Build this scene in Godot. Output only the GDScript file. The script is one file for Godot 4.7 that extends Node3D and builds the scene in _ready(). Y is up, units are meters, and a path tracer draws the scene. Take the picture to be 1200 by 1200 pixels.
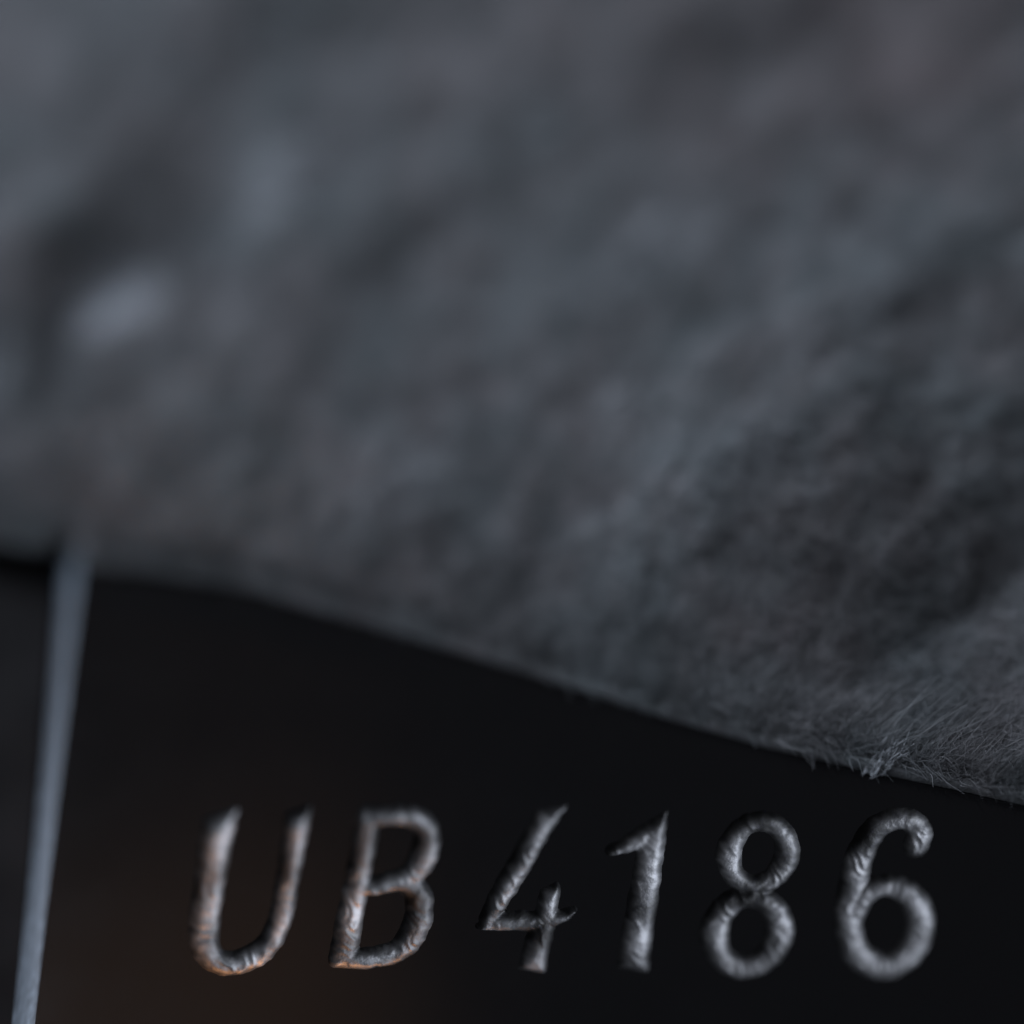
extends Node3D
# A close-up of a black metal plate with an engraved number, half covered by a grey fleece cloth.
# The plate lies flat: its top is the plane y = 0. Lengths in metres (the frame is about 48 mm wide).

const MM := 0.001
const FRAME := 0.048          # width of the picture at the focal plane
const DIST := 0.36
const PLATE_T := 0.0026        # thickness of the plate

var rng := RandomNumberGenerator.new()
var cam_pos: Vector3
var cam_basis: Basis
var tones := PackedColorArray()
var nz_a := FastNoiseLite.new()
var nz_b := FastNoiseLite.new()
var nz_c := FastNoiseLite.new()


func _ready():
	rng.seed = 41
	# ---------------------------------------------------------------- camera, light, exposure
	# the plate's axes as the camera sees them: along the lettering, up the lettering, out of the face
	var r := Vector3(0.97, 0.0, 0.194).normalized()
	var u := Vector3(0.118, 0.80, -0.59)
	u = (u - r * r.dot(u)).normalized()
	var n := r.cross(u)
	cam_basis = Basis(Vector3(r.x, n.x, -u.x), Vector3(r.y, n.y, -u.y), Vector3(r.z, n.z, -u.z))
	cam_pos = cam_basis.z * DIST
	var cam := Camera3D.new()
	cam.name = "camera"
	cam.transform = Transform3D(cam_basis, cam_pos)
	cam.fov = rad_to_deg(2.0 * atan(FRAME * 0.5 / DIST))
	cam.near = 0.02
	cam.far = 20.0
	var lens := CameraAttributesPhysical.new()
	lens.frustum_focal_length = 12.0 / (FRAME * 0.5 / DIST)
	lens.frustum_near = 0.02
	lens.frustum_far = 20.0
	var focus_at := face(700, 1040)
	lens.frustum_focus_distance = (cam_pos - focus_at).dot(cam_basis.z)
	lens.exposure_aperture = 4.8
	cam.attributes = lens
	add_child(cam)
	cam.current = true

	var env := Environment.new()
	env.background_mode = Environment.BG_COLOR
	env.background_color = lin(0.060, 0.062, 0.068)
	env.tonemap_mode = Environment.TONE_MAPPER_LINEAR
	env.tonemap_exposure = 1.0
	env.sdfgi_enabled = true
	env.ssao_enabled = true
	env.ssil_enabled = true
	var we := WorldEnvironment.new()
	we.name = "surroundings"
	we.environment = env
	add_child(we)

	area_light("window_light", Vector3(-0.42, 0.40, -0.20), Vector3(0, 0, -0.01), Vector2(0.38, 0.38), Color(0.905, 0.94, 1.0), 0.68)
	area_light("warm_lamp_light", face(20, 1550) + Vector3(-0.19, 0.79, -0.58) * 0.12, face(20, 1550), Vector2(0.03, 0.03), Color(1.0, 0.74, 0.52), 0.00013)
	# a small warm reading lamp low behind the plate's left end, just off the cloth
	var spot := SpotLight3D.new()
	spot.name = "small_warm_lamp_light"
	spot.light_color = Color(1.0, 0.68, 0.40)
	spot.light_energy = 0.017
	spot.light_size = 0.01
	spot.spot_angle = 5.8
	spot.spot_angle_attenuation = 1.0
	spot.spot_range = 4.0
	spot.shadow_enabled = true
	add_child(spot)
	spot.look_at_from_position(face(300, 1130) + Vector3(-0.25, 0.34, -0.86) * 0.09, face(278, 1245), Vector3.UP)

	# ---------------------------------------------------------------- noise
	nz_a.seed = 7; nz_a.frequency = 1.0; nz_a.fractal_octaves = 3
	nz_b.seed = 19; nz_b.frequency = 1.0; nz_b.fractal_octaves = 2
	nz_c.seed = 33; nz_c.frequency = 1.0; nz_c.fractal_octaves = 1

	make_table()
	make_plate()
	make_cloth()


# ---------------------------------------------------------------- helpers
func lin(a: float, b: float, c: float) -> Color:
	return Color(a, b, c).linear_to_srgb()


func face(px: float, py: float) -> Vector3:
	# the point of the plate's plane that stands at a spot of a 1200 x 1200 drawing of it
	var d := cam_basis * Vector3((px - 600.0) / 1200.0 * FRAME, (600.0 - py) / 1200.0 * FRAME, -DIST)
	return cam_pos - d * (cam_pos.y / d.y)


func area_light(called: String, at: Vector3, aim: Vector3, size: Vector2, color: Color, energy: float):
	var l := AreaLight3D.new()
	l.name = called
	l.area_size = size
	l.light_color = color
	l.light_energy = energy
	l.area_range = 8.0
	l.shadow_enabled = true
	add_child(l)
	l.look_at_from_position(at, aim, Vector3.UP)


func build(st: SurfaceTool, called: String, mat: Material, parent: Node) -> MeshInstance3D:
	var o := MeshInstance3D.new()
	o.name = called
	o.mesh = st.commit()
	o.material_override = null
	o.mesh.surface_set_material(0, mat)
	parent.add_child(o, true)
	return o


func tag(o: Node, label: String, category := "", kind := ""):
	if label: o.set_meta("label", label)
	if category: o.set_meta("category", category)
	if kind: o.set_meta("kind", kind)


func start() -> SurfaceTool:
	var st := SurfaceTool.new()
	st.begin(Mesh.PRIMITIVE_TRIANGLES)
	return st


func quad(st: SurfaceTool, a: Vector3, b: Vector3, c: Vector3, d: Vector3):
	# a b c d clockwise as seen from the front; flat normal
	var nn := (d - a).cross(b - a).normalized()
	for p in [a, b, c, a, c, d]:
		st.set_normal(nn)
		st.set_uv(Vector2(p.x, p.z) * 20.0)
		st.add_vertex(p)


func noise_tex(freq: float, octaves: int, sd: int, ramp: Gradient = null, normal := 0.0, size := 512) -> NoiseTexture2D:
	var f := FastNoiseLite.new()
	f.seed = sd
	f.frequency = freq
	f.fractal_octaves = octaves
	var t := NoiseTexture2D.new()
	t.width = size; t.height = size
	t.seamless = true
	t.noise = f
	if ramp: t.color_ramp = ramp
	if normal > 0.0:
		t.as_normal_map = true
		t.bump_strength = normal
	return t


func ramp(a: Color, b: Color) -> Gradient:
	var g := Gradient.new()
	g.set_color(0, a); g.set_color(1, b)
	return g


# ---------------------------------------------------------------- table
func make_table():
	var m := StandardMaterial3D.new()
	m.albedo_texture = noise_tex(0.02, 4, 5, ramp(lin(0.0065, 0.0062, 0.0066), lin(0.013, 0.0125, 0.013)))
	m.uv1_triplanar = true
	m.uv1_scale = Vector3.ONE * 12.0
	m.roughness = 0.95
	m.metallic_specular = 0.15
	var st := start()
	var y := -PLATE_T
	quad(st, Vector3(-0.9, y, 0.6), Vector3(-0.9, y, -0.9), Vector3(0.9, y, -0.9), Vector3(0.9, y, 0.6))
	quad(st, Vector3(-0.9, y - 0.03, 0.6), Vector3(-0.9, y, 0.6), Vector3(0.9, y, 0.6), Vector3(0.9, y - 0.03, 0.6))
	quad(st, Vector3(0.9, y - 0.03, 0.6), Vector3(0.9, y, 0.6), Vector3(0.9, y, -0.9), Vector3(0.9, y - 0.03, -0.9))
	quad(st, Vector3(-0.9, y - 0.03, -0.9), Vector3(-0.9, y, -0.9), Vector3(-0.9, y, 0.6), Vector3(-0.9, y - 0.03, 0.6))
	quad(st, Vector3(0.9, y - 0.03, -0.9), Vector3(0.9, y, -0.9), Vector3(-0.9, y, -0.9), Vector3(-0.9, y - 0.03, -0.9))
	quad(st, Vector3(-0.9, y - 0.03, -0.9), Vector3(-0.9, y - 0.03, 0.6), Vector3(0.9, y - 0.03, 0.6), Vector3(0.9, y - 0.03, -0.9))
	var o := build(st, "table_top", m, self)
	tag(o, "dark matt table top under the black plate", "table", "structure")


# ---------------------------------------------------------------- the plate
const GX0 := 196.0
const GX1 := 1116.0
const GY0 := 926.0
const GY1 := 1166.0
const STEP := 2.0


func smooth_path(pts: Array, closed := false) -> Array:
	# points are [x, y, half width]; Catmull-Rom through them
	var out := []
	var k := pts.size()
	var last := k if closed else k - 1
	for i in last:
		var p := []
		for j in [-1, 0, 1, 2]:
			var a = pts[posmod(i + j, k)] if closed else pts[clampi(i + j, 0, k - 1)]
			p.append(Vector3(a[0], a[1], a[2]))
		for s in 5:
			out.append(p[1].cubic_interpolate(p[2], p[0], p[3], s / 5.0))
	if not closed:
		out.append(Vector3(pts[-1][0], pts[-1][1], pts[-1][2]))
	else:
		out.append(out[0])
	return out


func oval(cx: float, cy: float, rx: float, ry: float, hx: float, hy: float, lean: float) -> Array:
	var pts := []
	for i in 16:
		var a := TAU * i / 16.0
		var dy := sin(a) * ry
		pts.append([cx + cos(a) * rx - dy * lean, cy + dy, lerpf(hx, hy, absf(sin(a)))])
	return smooth_path(pts, true)


func glyphs() -> Array:
	# each character: strokes through their centre lines, and cuts [x, y, nx, ny] that end strokes flat
	return [
		{"kind": "letter", "label": "engraved capital letter U, first character of the number", "strokes": [
			smooth_path([[262, 935, 19], [252, 990, 18.5], [244, 1045, 18], [239, 1090, 18.5], [244, 1117, 17], [264, 1129, 14.5], [290, 1124, 15], [314, 1106, 15], [328, 1078, 14], [337, 1030, 14], [345, 980, 14.5], [352, 935, 15]])],
			"cuts": [[258, 953, -0.30, -1.0, 305], [346, 949, -0.35, -1.0, 999]]},
		{"kind": "letter", "label": "engraved capital letter B, second character of the number", "strokes": [
			smooth_path([[431, 958, 15], [424, 1000, 15], [416, 1045, 15.5], [408, 1085, 16.5], [402, 1122, 17]]),
			smooth_path([[432, 957, 12], [468, 955, 12], [491, 961, 14], [500, 980, 16.5], [494, 1008, 16.5], [477, 1027, 14], [450, 1035, 12], [424, 1040, 11]]),
			smooth_path([[470, 1030, 13], [488, 1044, 16], [491, 1071, 17], [481, 1098, 16], [461, 1116, 13.5], [430, 1122, 13], [398, 1124, 13]])],
			"cuts": [[392, 1134, -0.05, 1.0, 999], [420, 944, 0.0, -1.0, 455]]},
		{"kind": "digit", "label": "engraved digit 4, third character of the number", "strokes": [
			smooth_path([[652, 938, 14], [634, 968, 13.5], [612, 1007, 14], [590, 1044, 14], [570, 1077, 10]]),
			smooth_path([[560, 1085, 4], [590, 1079, 12], [630, 1078, 11], [655, 1074, 9], [672, 1066, 4]]),
			smooth_path([[645, 1042, 12], [638, 1078, 14], [630, 1105, 15], [621, 1145, 16]])],
			"cuts": [[648, 946, -0.15, -1.0, 999], [622, 1137, -0.15, 1.0, 999], [648, 1035, -0.5, -1.0, -610]]},
		{"kind": "digit", "label": "engraved digit 1, fourth character of the number", "strokes": [
			smooth_path([[716, 996, 7], [738, 988, 10], [758, 974, 12], [772, 958, 10]]),
			smooth_path([[769, 948, 14], [764, 985, 16], [756, 1037, 17.5], [748, 1085, 18], [739, 1150, 18.5]])],
			"cuts": [[776, 953, -0.55, -1.0, 999], [741, 1136, -0.15, 1.0, 999]]},
		{"kind": "digit", "label": "engraved digit 8, fifth character of the number", "strokes": [
			oval(888, 999, 34, 37, 16, 12, 0.12), oval(875, 1091, 38, 41, 17.5, 13.5, 0.10)], "cuts": []},
		{"kind": "digit", "label": "engraved digit 6, last character of the number", "strokes": [
			smooth_path([[1072, 990, 15], [1077, 974, 16], [1064, 960, 13.5], [1044, 960, 13], [1023, 974, 15], [1007, 1004, 16.5], [998, 1045, 17.5], [994, 1085, 17], [1002, 1113, 16.5], [1022, 1129, 15.5], [1045, 1129, 15.5], [1066, 1113, 17], [1077, 1085, 18], [1072, 1057, 16.5], [1054, 1040, 14], [1034, 1037, 13], [1014, 1047, 13], [1002, 1066, 14]])], "cuts": []},
	]


func groove(g: Dictionary, p: Vector2) -> Vector2:
	# (signed distance to the cut's rim, height of the cut) at a spot of the drawing; negative inside
	var best := 1e9
	var along := 0.0
	var hw := 14.0
	var side := 0.0
	for st in g.strokes:
		var run := 0.0
		for i in st.size() - 1:
			var a: Vector3 = st[i]
			var b: Vector3 = st[i + 1]
			var a2 := Vector2(a.x, a.y)
			var ab := Vector2(b.x, b.y) - a2
			var ll := ab.length()
			if ll < 1e-4: continue
			var t := clampf((p - a2).dot(ab) / (ll * ll), 0.0, 1.0)
			var w := lerpf(a.z, b.z, t)
			var off := p - a2 - ab * t
			var d := off.length() - w
			if d < best:
				best = d; along = run + ll * t; hw = w
				side = ab.cross(off) / ll / w
			run += ll
	if best > 12.0:
		return Vector2(best, 0.0)
	best += nz_c.get_noise_2d(p.x * 0.06, p.y * 0.06) * 1.0 + nz_c.get_noise_2d(p.x * 0.2, p.y * 0.2 + 70) * 0.3
	for c in g.cuts:
		if c[4] > 0 and p.x > c[4] and c[4] < 900: continue
		if c[4] > 900 and absf(p.x - c[0]) > 60: continue
		if c[4] < 0 and (p.x < -c[4] or p.y < 1010 or p.y > 1060 or p.x < 630): continue
		var nn := Vector2(c[2], c[3]).normalized()
		best = maxf(best, (p - Vector2(c[0], c[1])).dot(nn))
	if best >= 0.0:
		return Vector2(best, 0.0)
	var t2 := clampf(-best / hw, 0.0, 1.0)
	var bowl := 1.0 - pow(1.0 - t2, 2.6)
	# chatter of the cutter: uneven ribs across the stroke, each a shallow arc
	var ph := along * 0.30 + side * side * 2.6 + side * 1.6 + nz_b.get_noise_2d(p.x * 0.018, p.y * 0.018) * 10.0
	var rib := pow(absf(sin(ph * 0.5)), 0.4)
	var amount := clampf(0.55 + 1.3 * nz_a.get_noise_2d(p.x * 0.022 + 50.0, p.y * 0.022), 0.05, 1.0)
	var h := -0.34 * bowl + bowl * (0.11 * amount * (rib - 0.5) + 0.006 * nz_b.get_noise_2d(p.x * 0.09, p.y * 0.09))
	return Vector2(best, minf(h, -0.001) * MM)


func bare_tone(p: Vector2, d: float) -> Color:
	# metal laid bare by the cutter, with some of the black coat left along the rims
	var w := clampf(-d / 7.0 + 0.9 * nz_a.get_noise_2d(p.x * 0.03, p.y * 0.05), 0.0, 1.0)
	var k := lerpf(0.020, 0.088, w) * (1.0 + 0.5 * nz_b.get_noise_2d(p.x * 0.035 + p.y * 0.05, p.y * 0.09 - p.x * 0.04)) * (0.95 + 1.1 * nz_c.get_noise_2d(p.x * 0.011 + 3.0, p.y * 0.016))
	return Color(k, k, k * 1.03)


func make_plate():
	var plate := Node3D.new()
	plate.name = "numbered_plate"
	plate.position = Vector3(0, -PLATE_T, 0)
	add_child(plate)
	tag(plate, "glossy black metal plate engraved UB4186, its upper part under the grey cloth", "metal plate")
	var lift := Vector3(0, PLATE_T, 0)

	var black := StandardMaterial3D.new()
	black.albedo_color = lin(0.0034, 0.0033, 0.0036)
	black.roughness_texture = noise_tex(0.012, 4, 3, ramp(Color(0.10, 0.10, 0.10), Color(0.13, 0.13, 0.13)))
	black.uv1_triplanar = true
	black.uv1_scale = Vector3.ONE * 30.0
	black.roughness = 1.0
	black.metallic_specular = 0.33
	var bare := StandardMaterial3D.new()
	bare.albedo_color = Color.WHITE
	bare.vertex_color_use_as_albedo = true
	bare.metallic = 0.55
	bare.roughness = 0.5
	bare.normal_enabled = true
	bare.normal_texture = noise_tex(0.05, 3, 11, null, 3.0, 256)
	bare.normal_scale = 0.35
	bare.uv1_triplanar = true
	bare.uv1_scale = Vector3.ONE * 400.0
	var edge_m := StandardMaterial3D.new()
	edge_m.albedo_texture = noise_tex(0.03, 3, 21, ramp(lin(0.030, 0.037, 0.045), lin(0.095, 0.118, 0.142)))
	edge_m.metallic = 0.3
	edge_m.roughness = 0.55
	edge_m.metallic_specular = 0.3
	edge_m.uv1_triplanar = true
	edge_m.uv1_scale = Vector3(200, 200, 60)

	# --- the face with its cut characters, on a fine grid
	var list := glyphs()
	for g in list:
		var lo := Vector2(1e9, 1e9)
		var hi := -lo
		for st in g.strokes:
			for q in st:
				lo = lo.min(Vector2(q.x, q.y)); hi = hi.max(Vector2(q.x, q.y))
		g.lo = lo - Vector2(30, 30); g.hi = hi + Vector2(30, 30)
		g.st = start()
		g.count = 0
	var nx := int((GX1 - GX0) / STEP)
	var ny := int((GY1 - GY0) / STEP)
	var pos := PackedVector3Array()
	var dist := PackedFloat32Array()
	var own := PackedInt32Array()
	tones.resize((nx + 1) * (ny + 1))
	pos.resize((nx + 1) * (ny + 1)); dist.resize(pos.size()); own.resize(pos.size())
	for j in ny + 1:
		for i in nx + 1:
			var p := Vector2(GX0 + i * STEP, GY0 + j * STEP)
			var k := j * (nx + 1) + i
			var v := face(p.x, p.y)
			v.y = 0.0
			dist[k] = 99.0
			own[k] = -1
			for gi in list.size():
				var g = list[gi]
				if p.x > g.lo.x and p.x < g.hi.x and p.y > g.lo.y and p.y < g.hi.y:
					var w := groove(g, p)
					if w.x < dist[k]:
						dist[k] = w.x; own[k] = gi; v.y = w.y
			pos[k] = v + lift
			tones[k] = bare_tone(p, dist[k])
	var top := start()
	for j in ny:
		for i in nx:
			var k := j * (nx + 1) + i
			for tri in [[k, k + 1, k + nx + 2], [k, k + nx + 2, k + nx + 1]]:
				cut(tri, pos, dist, own, list, top)
	# the rest of the face round the grid, out to the bevel and the far edges
	var c00 := face(GX0, GY0) + lift
	var c10 := face(GX1, GY0) + lift
	var c11 := face(GX1, GY1) + lift
	var c01 := face(GX0, GY1) + lift
	var e0 := face(95, 650) + lift                 # inner edge of the bevel
	var e1 := face(41, 1200) + lift
	var ed := (e1 - e0).normalized()
	var near_l := e1 + ed * 0.012
	var far_l := e0 - ed * 0.050
	var across := Vector3(-ed.z, 0, ed.x)
	if across.x < 0: across = -across
	var near_r := near_l + across * 0.085
	var far_r := far_l + across * 0.085
	quad(top, far_l, far_r, c10, c00)
	quad(top, far_r, near_r, c11, c10)
	quad(top, near_r, near_l, c01, c11)
	quad(top, near_l, far_l, c00, c01)
	build(top, "engraved_face", black, plate)
	for g in list:
		g.st.generate_normals()
		var o := build(g.st, "engraved_" + g.kind, bare, plate)
		o.set_meta("label", g.label)

	# --- the bevel along its left edge (a bare bright chamfer), and the sides
	var out := -across
	var drop := Vector3(0, -0.00052, 0)
	var bev := start()
	var steps := 60
	var rows := []
	for i in steps + 1:
		var t := i / float(steps)
		var a := far_l.lerp(near_l, t)
		var chw := lerpf(0.00084, 0.00124, smoothstep(0.6, 0.92, t))     # filed by hand, a little wider in front
		var wob := nz_b.get_noise_1d(t * 40.0) * 0.00004
		rows.append([a, a + out * 0.00012 + Vector3(0, -0.00001, 0), a + out * (chw + wob) + drop, a + out * (chw + 0.00008) + drop * 1.5])
	for i in steps:
		for s in 3:
			for p in [rows[i][s], rows[i + 1][s + 1], rows[i + 1][s], rows[i][s], rows[i][s + 1], rows[i + 1][s + 1]]:
				bev.add_vertex(p)
	bev.generate_normals()
	build(bev, "bevelled_edge", edge_m, plate)
	var side := start()
	var down := Vector3(0, -1, 0)
	var s_far: Vector3 = rows[0][3]
	var s_near: Vector3 = rows[steps][3]
	quad(side, flat0(s_far), s_far, s_near, flat0(s_near))
	quad(side, flat0(s_near), near_l, near_r, flat0(near_r))
	quad(side, flat0(near_r), near_r, far_r, flat0(far_r))
	quad(side, flat0(far_r), far_r, far_l, flat0(s_far))
	quad(side, flat0(s_far), flat0(s_near), flat0(near_r), flat0(far_r))
	build(side, "plate_side", black, plate)


func flat0(p: Vector3) -> Vector3:
	return Vector3(p.x, 0.0, p.z)


func cut(tri: Array, pos: PackedVector3Array, dist: PackedFloat32Array, own: PackedInt32Array, list: Array, top: SurfaceTool):
	# share one triangle between the face (outside the rim) and the character it belongs to (inside)
	var gi := -1
	var low := 0
	for k in tri:
		if dist[k] < 0.0:
			low += 1; gi = own[k]
	if low == 0:
		for k in tri:
			top.set_normal(Vector3.UP); top.set_uv(Vector2(pos[k].x, pos[k].z) * 20.0); top.add_vertex(Vector3(pos[k].x, PLATE_T, pos[k].z))
		return
	var st: SurfaceTool = list[gi].st
	if low == 3:
		for k in tri:
			st.set_color(tones[k])
			st.add_vertex(pos[k])
		return
	var inside := []
	var outside := []
	for m in 3:
		var a = tri[m]
		var b = tri[(m + 1) % 3]
		if dist[a] < 0.0: inside.append(pos[a])
		else: outside.append(Vector3(pos[a].x, PLATE_T, pos[a].z))
		if (dist[a] < 0.0) != (dist[b] < 0.0):
			var t := dist[a] / (dist[a] - dist[b])
			var q := pos[a].lerp(pos[b], t)
			q.y = PLATE_T
			inside.append(q); outside.append(q)
	for m in range(1, inside.size() - 1):
		for p in [inside[0], inside[m], inside[m + 1]]:
			st.set_color(tones[tri[0]])
			st.add_vertex(p)
	for m in range(1, outside.size() - 1):
		for p in [outside[0], outside[m], outside[m + 1]]:
			top.set_normal(Vector3.UP); top.set_uv(Vector2(p.x, p.z) * 20.0); top.add_vertex(p)


# ---------------------------------------------------------------- the cloth
const HEM := [[-900, 560], [-400, 600], [-100, 632], [0, 640], [55, 648], [63, 641], [72, 637], [88, 638], [96, 648], [104, 664], [190, 675], [300, 693], [400, 723], [500, 753], [600, 784], [700, 816], [800, 848], [900, 877], [1040, 909], [1120, 926], [1200, 944], [1400, 985], [2000, 1060]]


func hem_y(x: float) -> float:
	for i in HEM.size() - 1:
		if x <= HEM[i + 1][0]:
			return -62.0 * off_plate(x) + lerpf(HEM[i][1], HEM[i + 1][1], (x - HEM[i][0]) / (HEM[i + 1][0] - HEM[i][0]))
	return HEM[-1][1]


# folds and dents of the cloth: [x, y, length, width, height in mm], long side rising to the right
const FOLDS := [
	[150, 410, 130, 58, -2.6],
	[330, 215, 70, 50, 0.7], [30, 440, 60, 45, 0.6], [740, 315, 220, 90, 0.9], [1030, 380, 170, 60, 0.9], [40, 310, 150, 52, 1.3], [450, 275, 160, 60, 0.8],
	[1260, 790, 290, 150, -2.6], [930, 600, 320, 190, 3.2], [1050, 820, 110, 60, -0.7], [430, 620, 240, 90, 0.7], [880, 590, 110, 40, 0.6], [660, 690, 140, 60, -0.4],
	[300, 0, 420, 100, 1.6], [960, 60, 220, 80, -0.9], [700, 140, 260, 100, 0.5],
]


func cloth_height(x: float, y: float) -> float:
	# millimetres above the plate at a spot of the drawing
	var v := hem_y(x) - y + nz_c.get_noise_1d(x * 0.03) * 2.0 * 0.0
	var th := 0.9
	var e := clampf(v / 34.0, 0.0, 1.0)
	var round := sqrt(maxf(0.0, 1.0 - (1.0 - e) * (1.0 - e)))
	var far := smoothstep(10.0, 140.0, v)
	var a := (x * 0.82 - y * 0.57)      # along the lie of the nap
	var b := (x * 0.57 + y * 0.82)
	var h := th + 0.0016 * maxf(v, 0.0)
	h += far * 0.45 * nz_a.get_noise_2d(a * 0.0035, b * 0.0065)
	h += (0.35 + 0.65 * far) * 0.15 * nz_b.get_noise_2d(a * 0.010 + 31.0, b * 0.018)
	h += 0.05 * nz_a.get_noise_2d(a * 0.028 + 9.0, b * 0.046)
	h += 0.035 * nz_b.get_noise_2d(a * 0.09, b * 0.15)
	for f in FOLDS:
		var dx: float = x - f[0]
		var dy: float = y - f[1]
		var p: float = (dx * 0.82 - dy * 0.57) / f[2]
		var q: float = (dx * 0.57 + dy * 0.82) / f[3]
		var w := p * p + q * q
		if w < 6.0:
			h += f[4] * exp(-w * 1.2) * smoothstep(0.0, 40.0 + f[3], v)
	return maxf(h, 0.5) * round


func off_plate(x: float) -> float:
	# 0 on the plate, 1 where the cloth has come down to the table left of it
	return 1.0 - smoothstep(-330.0, 52.0, x)


func cloth_point(x: float, y: float) -> Vector3:
	var p := face(x, y)
	p.y += cloth_height(x, y) * MM + 0.00003 - PLATE_T * off_plate(x)
	return p


func cloth_tint(x: float, y: float) -> Color:
	var a := (x * 0.82 - y * 0.57)
	var b := (x * 0.57 + y * 0.82)
	var tone := 1.0 + 0.40 * nz_b.get_noise_2d(a * 0.008 + 90.0, b * 0.014) + 0.22 * nz_a.get_noise_2d(a * 0.035, b * 0.06 + 40.0)
	var hue := nz_a.get_noise_2d(x * 0.004 + 12.0, y * 0.004 + 5.0) + 0.6 * nz_b.get_noise_2d(x * 0.016, y * 0.016 + 20.0)
	var warm := 0.8 * exp(-((x - 1050.0) * (x - 1050.0) / 90000.0 + (y - 40.0) * (y - 40.0) / 20000.0))
	var c := Color(0.094, 0.105, 0.112).lerp(Color(0.110, 0.103, 0.108), clampf(0.35 + hue * 0.55 + warm, 0.0, 1.3))
	tone *= 1.0 - 0.3 * warm
	return Color(c.r * tone, c.g * tone, c.b * tone)


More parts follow.
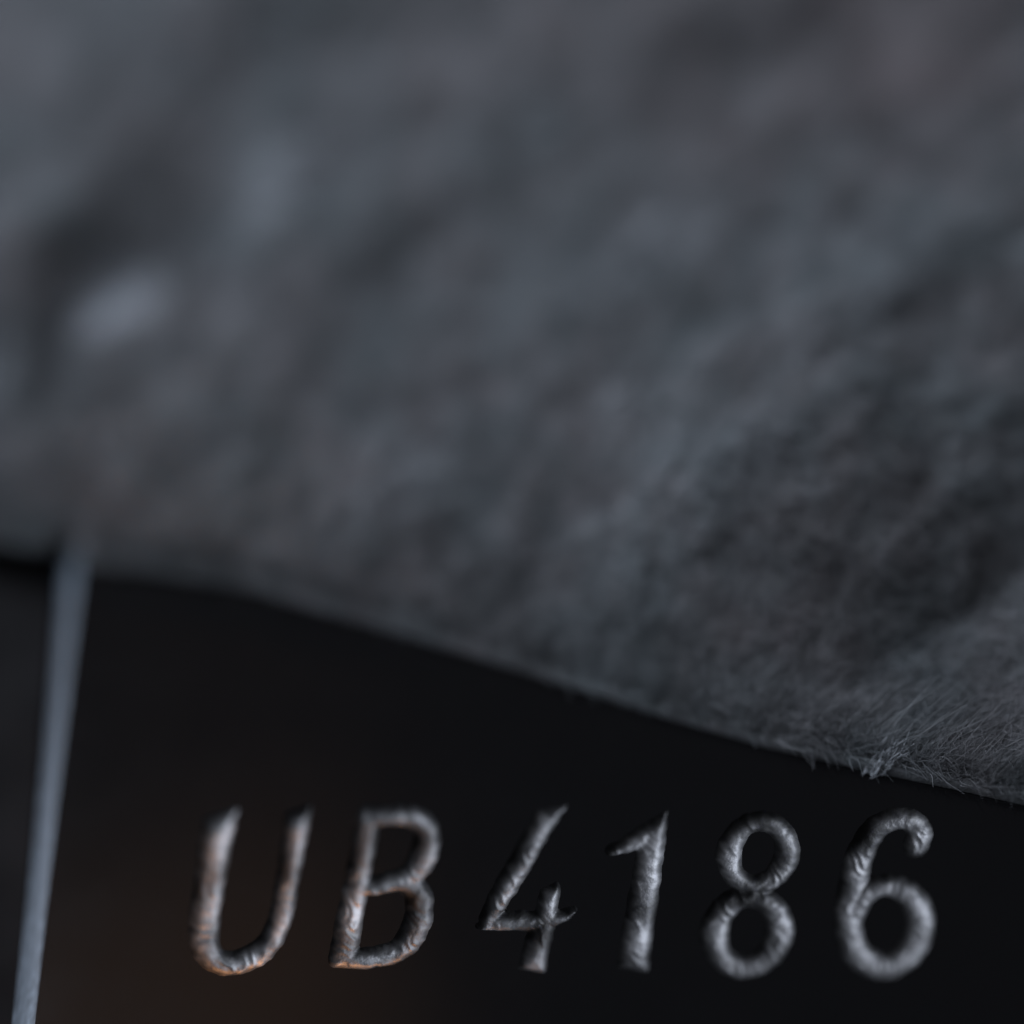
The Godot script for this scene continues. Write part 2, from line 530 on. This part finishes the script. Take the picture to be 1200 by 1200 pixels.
func make_cloth():
	var cloth := Node3D.new()
	cloth.name = "fleece_cloth"
	add_child(cloth)
	tag(cloth, "dark grey fleece cloth lying in soft folds over the upper part of the black plate", "cloth")
	var wool := StandardMaterial3D.new()
	wool.vertex_color_use_as_albedo = true
	wool.roughness = 0.95
	wool.metallic_specular = 0.2
	wool.rim_enabled = true
	wool.rim = 0.3
	wool.rim_tint = 0.8
	wool.normal_enabled = true
	wool.normal_texture = noise_tex(0.06, 4, 14, null, 6.0)
	wool.normal_scale = 0.4
	wool.uv1_triplanar = true
	wool.uv1_scale = Vector3.ONE * 160.0

	var xs := []
	var x := -900.0
	while x <= 1950.0:
		xs.append(x)
		x += 6.0 if x > -60.0 and x < 1260.0 else 30.0
	var vs := [0.0, 0.6, 2.0, 4.0, 7.0, 11.0, 16.0, 22.0]
	var v := 28.0
	while v <= 2000.0:
		vs.append(v)
		v += 6.0 if v < 1000.0 else 40.0
	var nx := xs.size()
	var nv := vs.size()
	var st := start()
	for j in nv:
		for i in nx:
			var y: float = hem_y(xs[i]) - vs[j]
			st.set_color(cloth_tint(xs[i], y))
			st.add_vertex(cloth_point(xs[i], y))
	for j in nv:      # underside
		for i in nx:
			var p := face(xs[i], hem_y(xs[i]) - vs[j])
			p.y += 0.00002 - PLATE_T * 0.99 * off_plate(xs[i])
			st.set_color(Color(0.1, 0.1, 0.11))
			st.add_vertex(p)
	var base := nx * nv
	for j in nv - 1:
		for i in nx - 1:
			var k := j * nx + i
			for q in [k, k + nx, k + nx + 1, k, k + nx + 1, k + 1]: st.add_index(q)
			for q in [k, k + nx + 1, k + nx, k, k + 1, k + nx + 1]: st.add_index(base + q)
	for i in nx - 1:
		var t := (nv - 1) * nx + i
		for q in [t, base + t, t + 1, t + 1, base + t, base + t + 1]: st.add_index(q)
	for j in nv - 1:
		var l := j * nx
		var r := l + nx - 1
		for q in [l, base + l, l + nx, l + nx, base + l, base + l + nx]: st.add_index(q)
		for q in [r, r + nx, base + r, r + nx, base + r + nx, base + r]: st.add_index(q)
	st.generate_normals()
	build(st, "woven_backing", wool, cloth)

	# --- the nap: tens of thousands of curved fibres
	var hair := start()
	var seg := 5
	for i in seg:
		for s in 3:
			var ring := []
			for e in [i, i + 1]:
				var t: float = e / float(seg)
				var c := Vector3(t, 0.32 * sin(t * 2.6), 0.10 * sin(t * 4.0))
				var rad := 0.5 * (1.0 - 0.75 * t * t)
				for w in [s, s + 1]:
					var an: float = TAU * w / 3.0
					ring.append(c + Vector3(0, cos(an), sin(an)) * rad * 0.03)
			for q in [0, 2, 1, 1, 2, 3]:
				hair.set_normal(Vector3(0, cos(TAU * (s + 0.5) / 3.0), sin(TAU * (s + 0.5) / 3.0)))
				hair.add_vertex(ring[q])
	var fibre := StandardMaterial3D.new()
	fibre.vertex_color_use_as_albedo = true
	fibre.roughness = 0.6
	fibre.metallic_specular = 0.4
	var hm: ArrayMesh = hair.commit()
	hm.surface_set_material(0, fibre)
	var spots := []
	for i in 60000:
		var fx := rng.randf_range(-120.0, 1320.0)
		var fv := rng.randf_range(0.0, 1.0)
		fv = 5.0 + 1150.0 * pow(fv, 1.5)
		spots.append([fx, hem_y(fx) - fv, rng.randf_range(0.7, 2.0), 0.0])
	for i in 1500:     # the hem's own short fringe
		var fx := rng.randf_range(-60.0, 1260.0)
		spots.append([fx, hem_y(fx) - rng.randf_range(2.0, 22.0), rng.randf_range(0.2, 0.5), 1.0])
	for i in 400:     # longer strands combed up to the right
		var fx := 1060.0 + rng.randfn(0.0, 95.0)
		spots.append([fx, hem_y(fx) - absf(rng.randfn(8.0, 45.0)) - 6.0, rng.randf_range(2.2, 5.0), 2.0])
	for i in 60:       # a pale tuft by the hem
		spots.append([1030.0 + rng.randfn(0.0, 10.0), 905.0 + rng.randfn(0.0, 2.5), rng.randf_range(0.8, 1.8), 3.0])
	for t in [[126, 368, 17, 1700, 5.8], [14, 462, 22, 500, 2.6], [335, 250, 28, 900, 3.5], [1045, 410, 26, 450, 2.4], [745, 345, 40, 1000, 2.6], [435, 630, 46, 1100, 2.4], [880, 610, 24, 450, 2.2], [470, 590, 24, 500, 2.4]]:
		for i in t[3]:     # paler tufts in the melange
			var a: float = rng.randfn(0.0, 1.9) * t[2] * 0.8
			var b: float = rng.randfn(0.0, 0.65) * t[2] * 0.8
			if hem_y(t[0] + a * 0.82 + b * 0.57) - (t[1] - a * 0.57 + b * 0.82) < 14.0: continue
			spots.append([t[0] + a * 0.82 + b * 0.57, t[1] - a * 0.57 + b * 0.82, rng.randf_range(0.7, 1.6), 4.0, t[4]])
	var mm := MultiMesh.new()
	mm.transform_format = MultiMesh.TRANSFORM_3D
	mm.use_colors = true
	mm.mesh = hm
	mm.instance_count = spots.size()
	for i in spots.size():
		var s = spots[i]
		var p := cloth_point(s[0], s[1])
		var ang := rng.randfn(0.55, 0.75)            # lie of the nap in the cloth's plane
		if s[3] == 1.0: ang = rng.randf_range(-PI, PI)
		if s[3] in [2.0, 3.0]: ang = rng.randfn(0.52, 0.16)
		var lenm: float = s[2] * MM
		var q := face(s[0] + cos(ang) * 10.0, s[1] - sin(ang) * 10.0) - face(s[0], s[1])
		var ahead := q.normalized()
		var far_pt := cloth_point(s[0] + cos(ang) * 12.0, s[1] - sin(ang) * 12.0)
		if s[3] != 1.0 and hem_y(s[0] + cos(ang) * 12.0) > s[1] - sin(ang) * 12.0 + 2.0:
			ahead = (far_pt - p).normalized()
		var rise := rng.randf_range(-0.05, 0.35) if s[3] < 2.0 else rng.randf_range(-0.02, 0.10)
		ahead = (ahead + Vector3.UP * rise).normalized()
		var sidev := ahead.cross(Vector3.UP).normalized()
		var upv := sidev.cross(ahead)
		var thick: float = rng.randf_range(0.8, 1.4) * MM
		var curl := rng.randf_range(0.2, 1.0) * (0.25 if s[3] >= 2.0 else 1.0)
		# x runs along the fibre; y and z carry its curl and thickness
		var flip := -1.0 if rng.randf() < 0.5 else 1.0
		var bas := Basis(ahead * lenm, upv * thick * curl, sidev * thick * flip)
		mm.set_instance_transform(i, Transform3D(bas, p - Vector3.UP * 0.00004))
		var c := cloth_tint(s[0], s[1])
		if s[3] >= 3.0: c = Color(0.098, 0.105, 0.113)
		var k := rng.randf_range(0.7, 1.5)
		if s[3] == 2.0: k = rng.randf_range(0.5, 1.3)
		if s[3] == 4.0: k = s[4] * rng.randf_range(0.5, 1.5)
		if s[3] == 3.0: k = rng.randf_range(2.5, 6.5)
		mm.set_instance_color(i, Color(c.r * k, c.g * k, c.b * k))
	var nap := MultiMeshInstance3D.new()
	nap.name = "nap"
	nap.multimesh = mm
	nap.set_meta("kind", "stuff")
	cloth.add_child(nap, true)
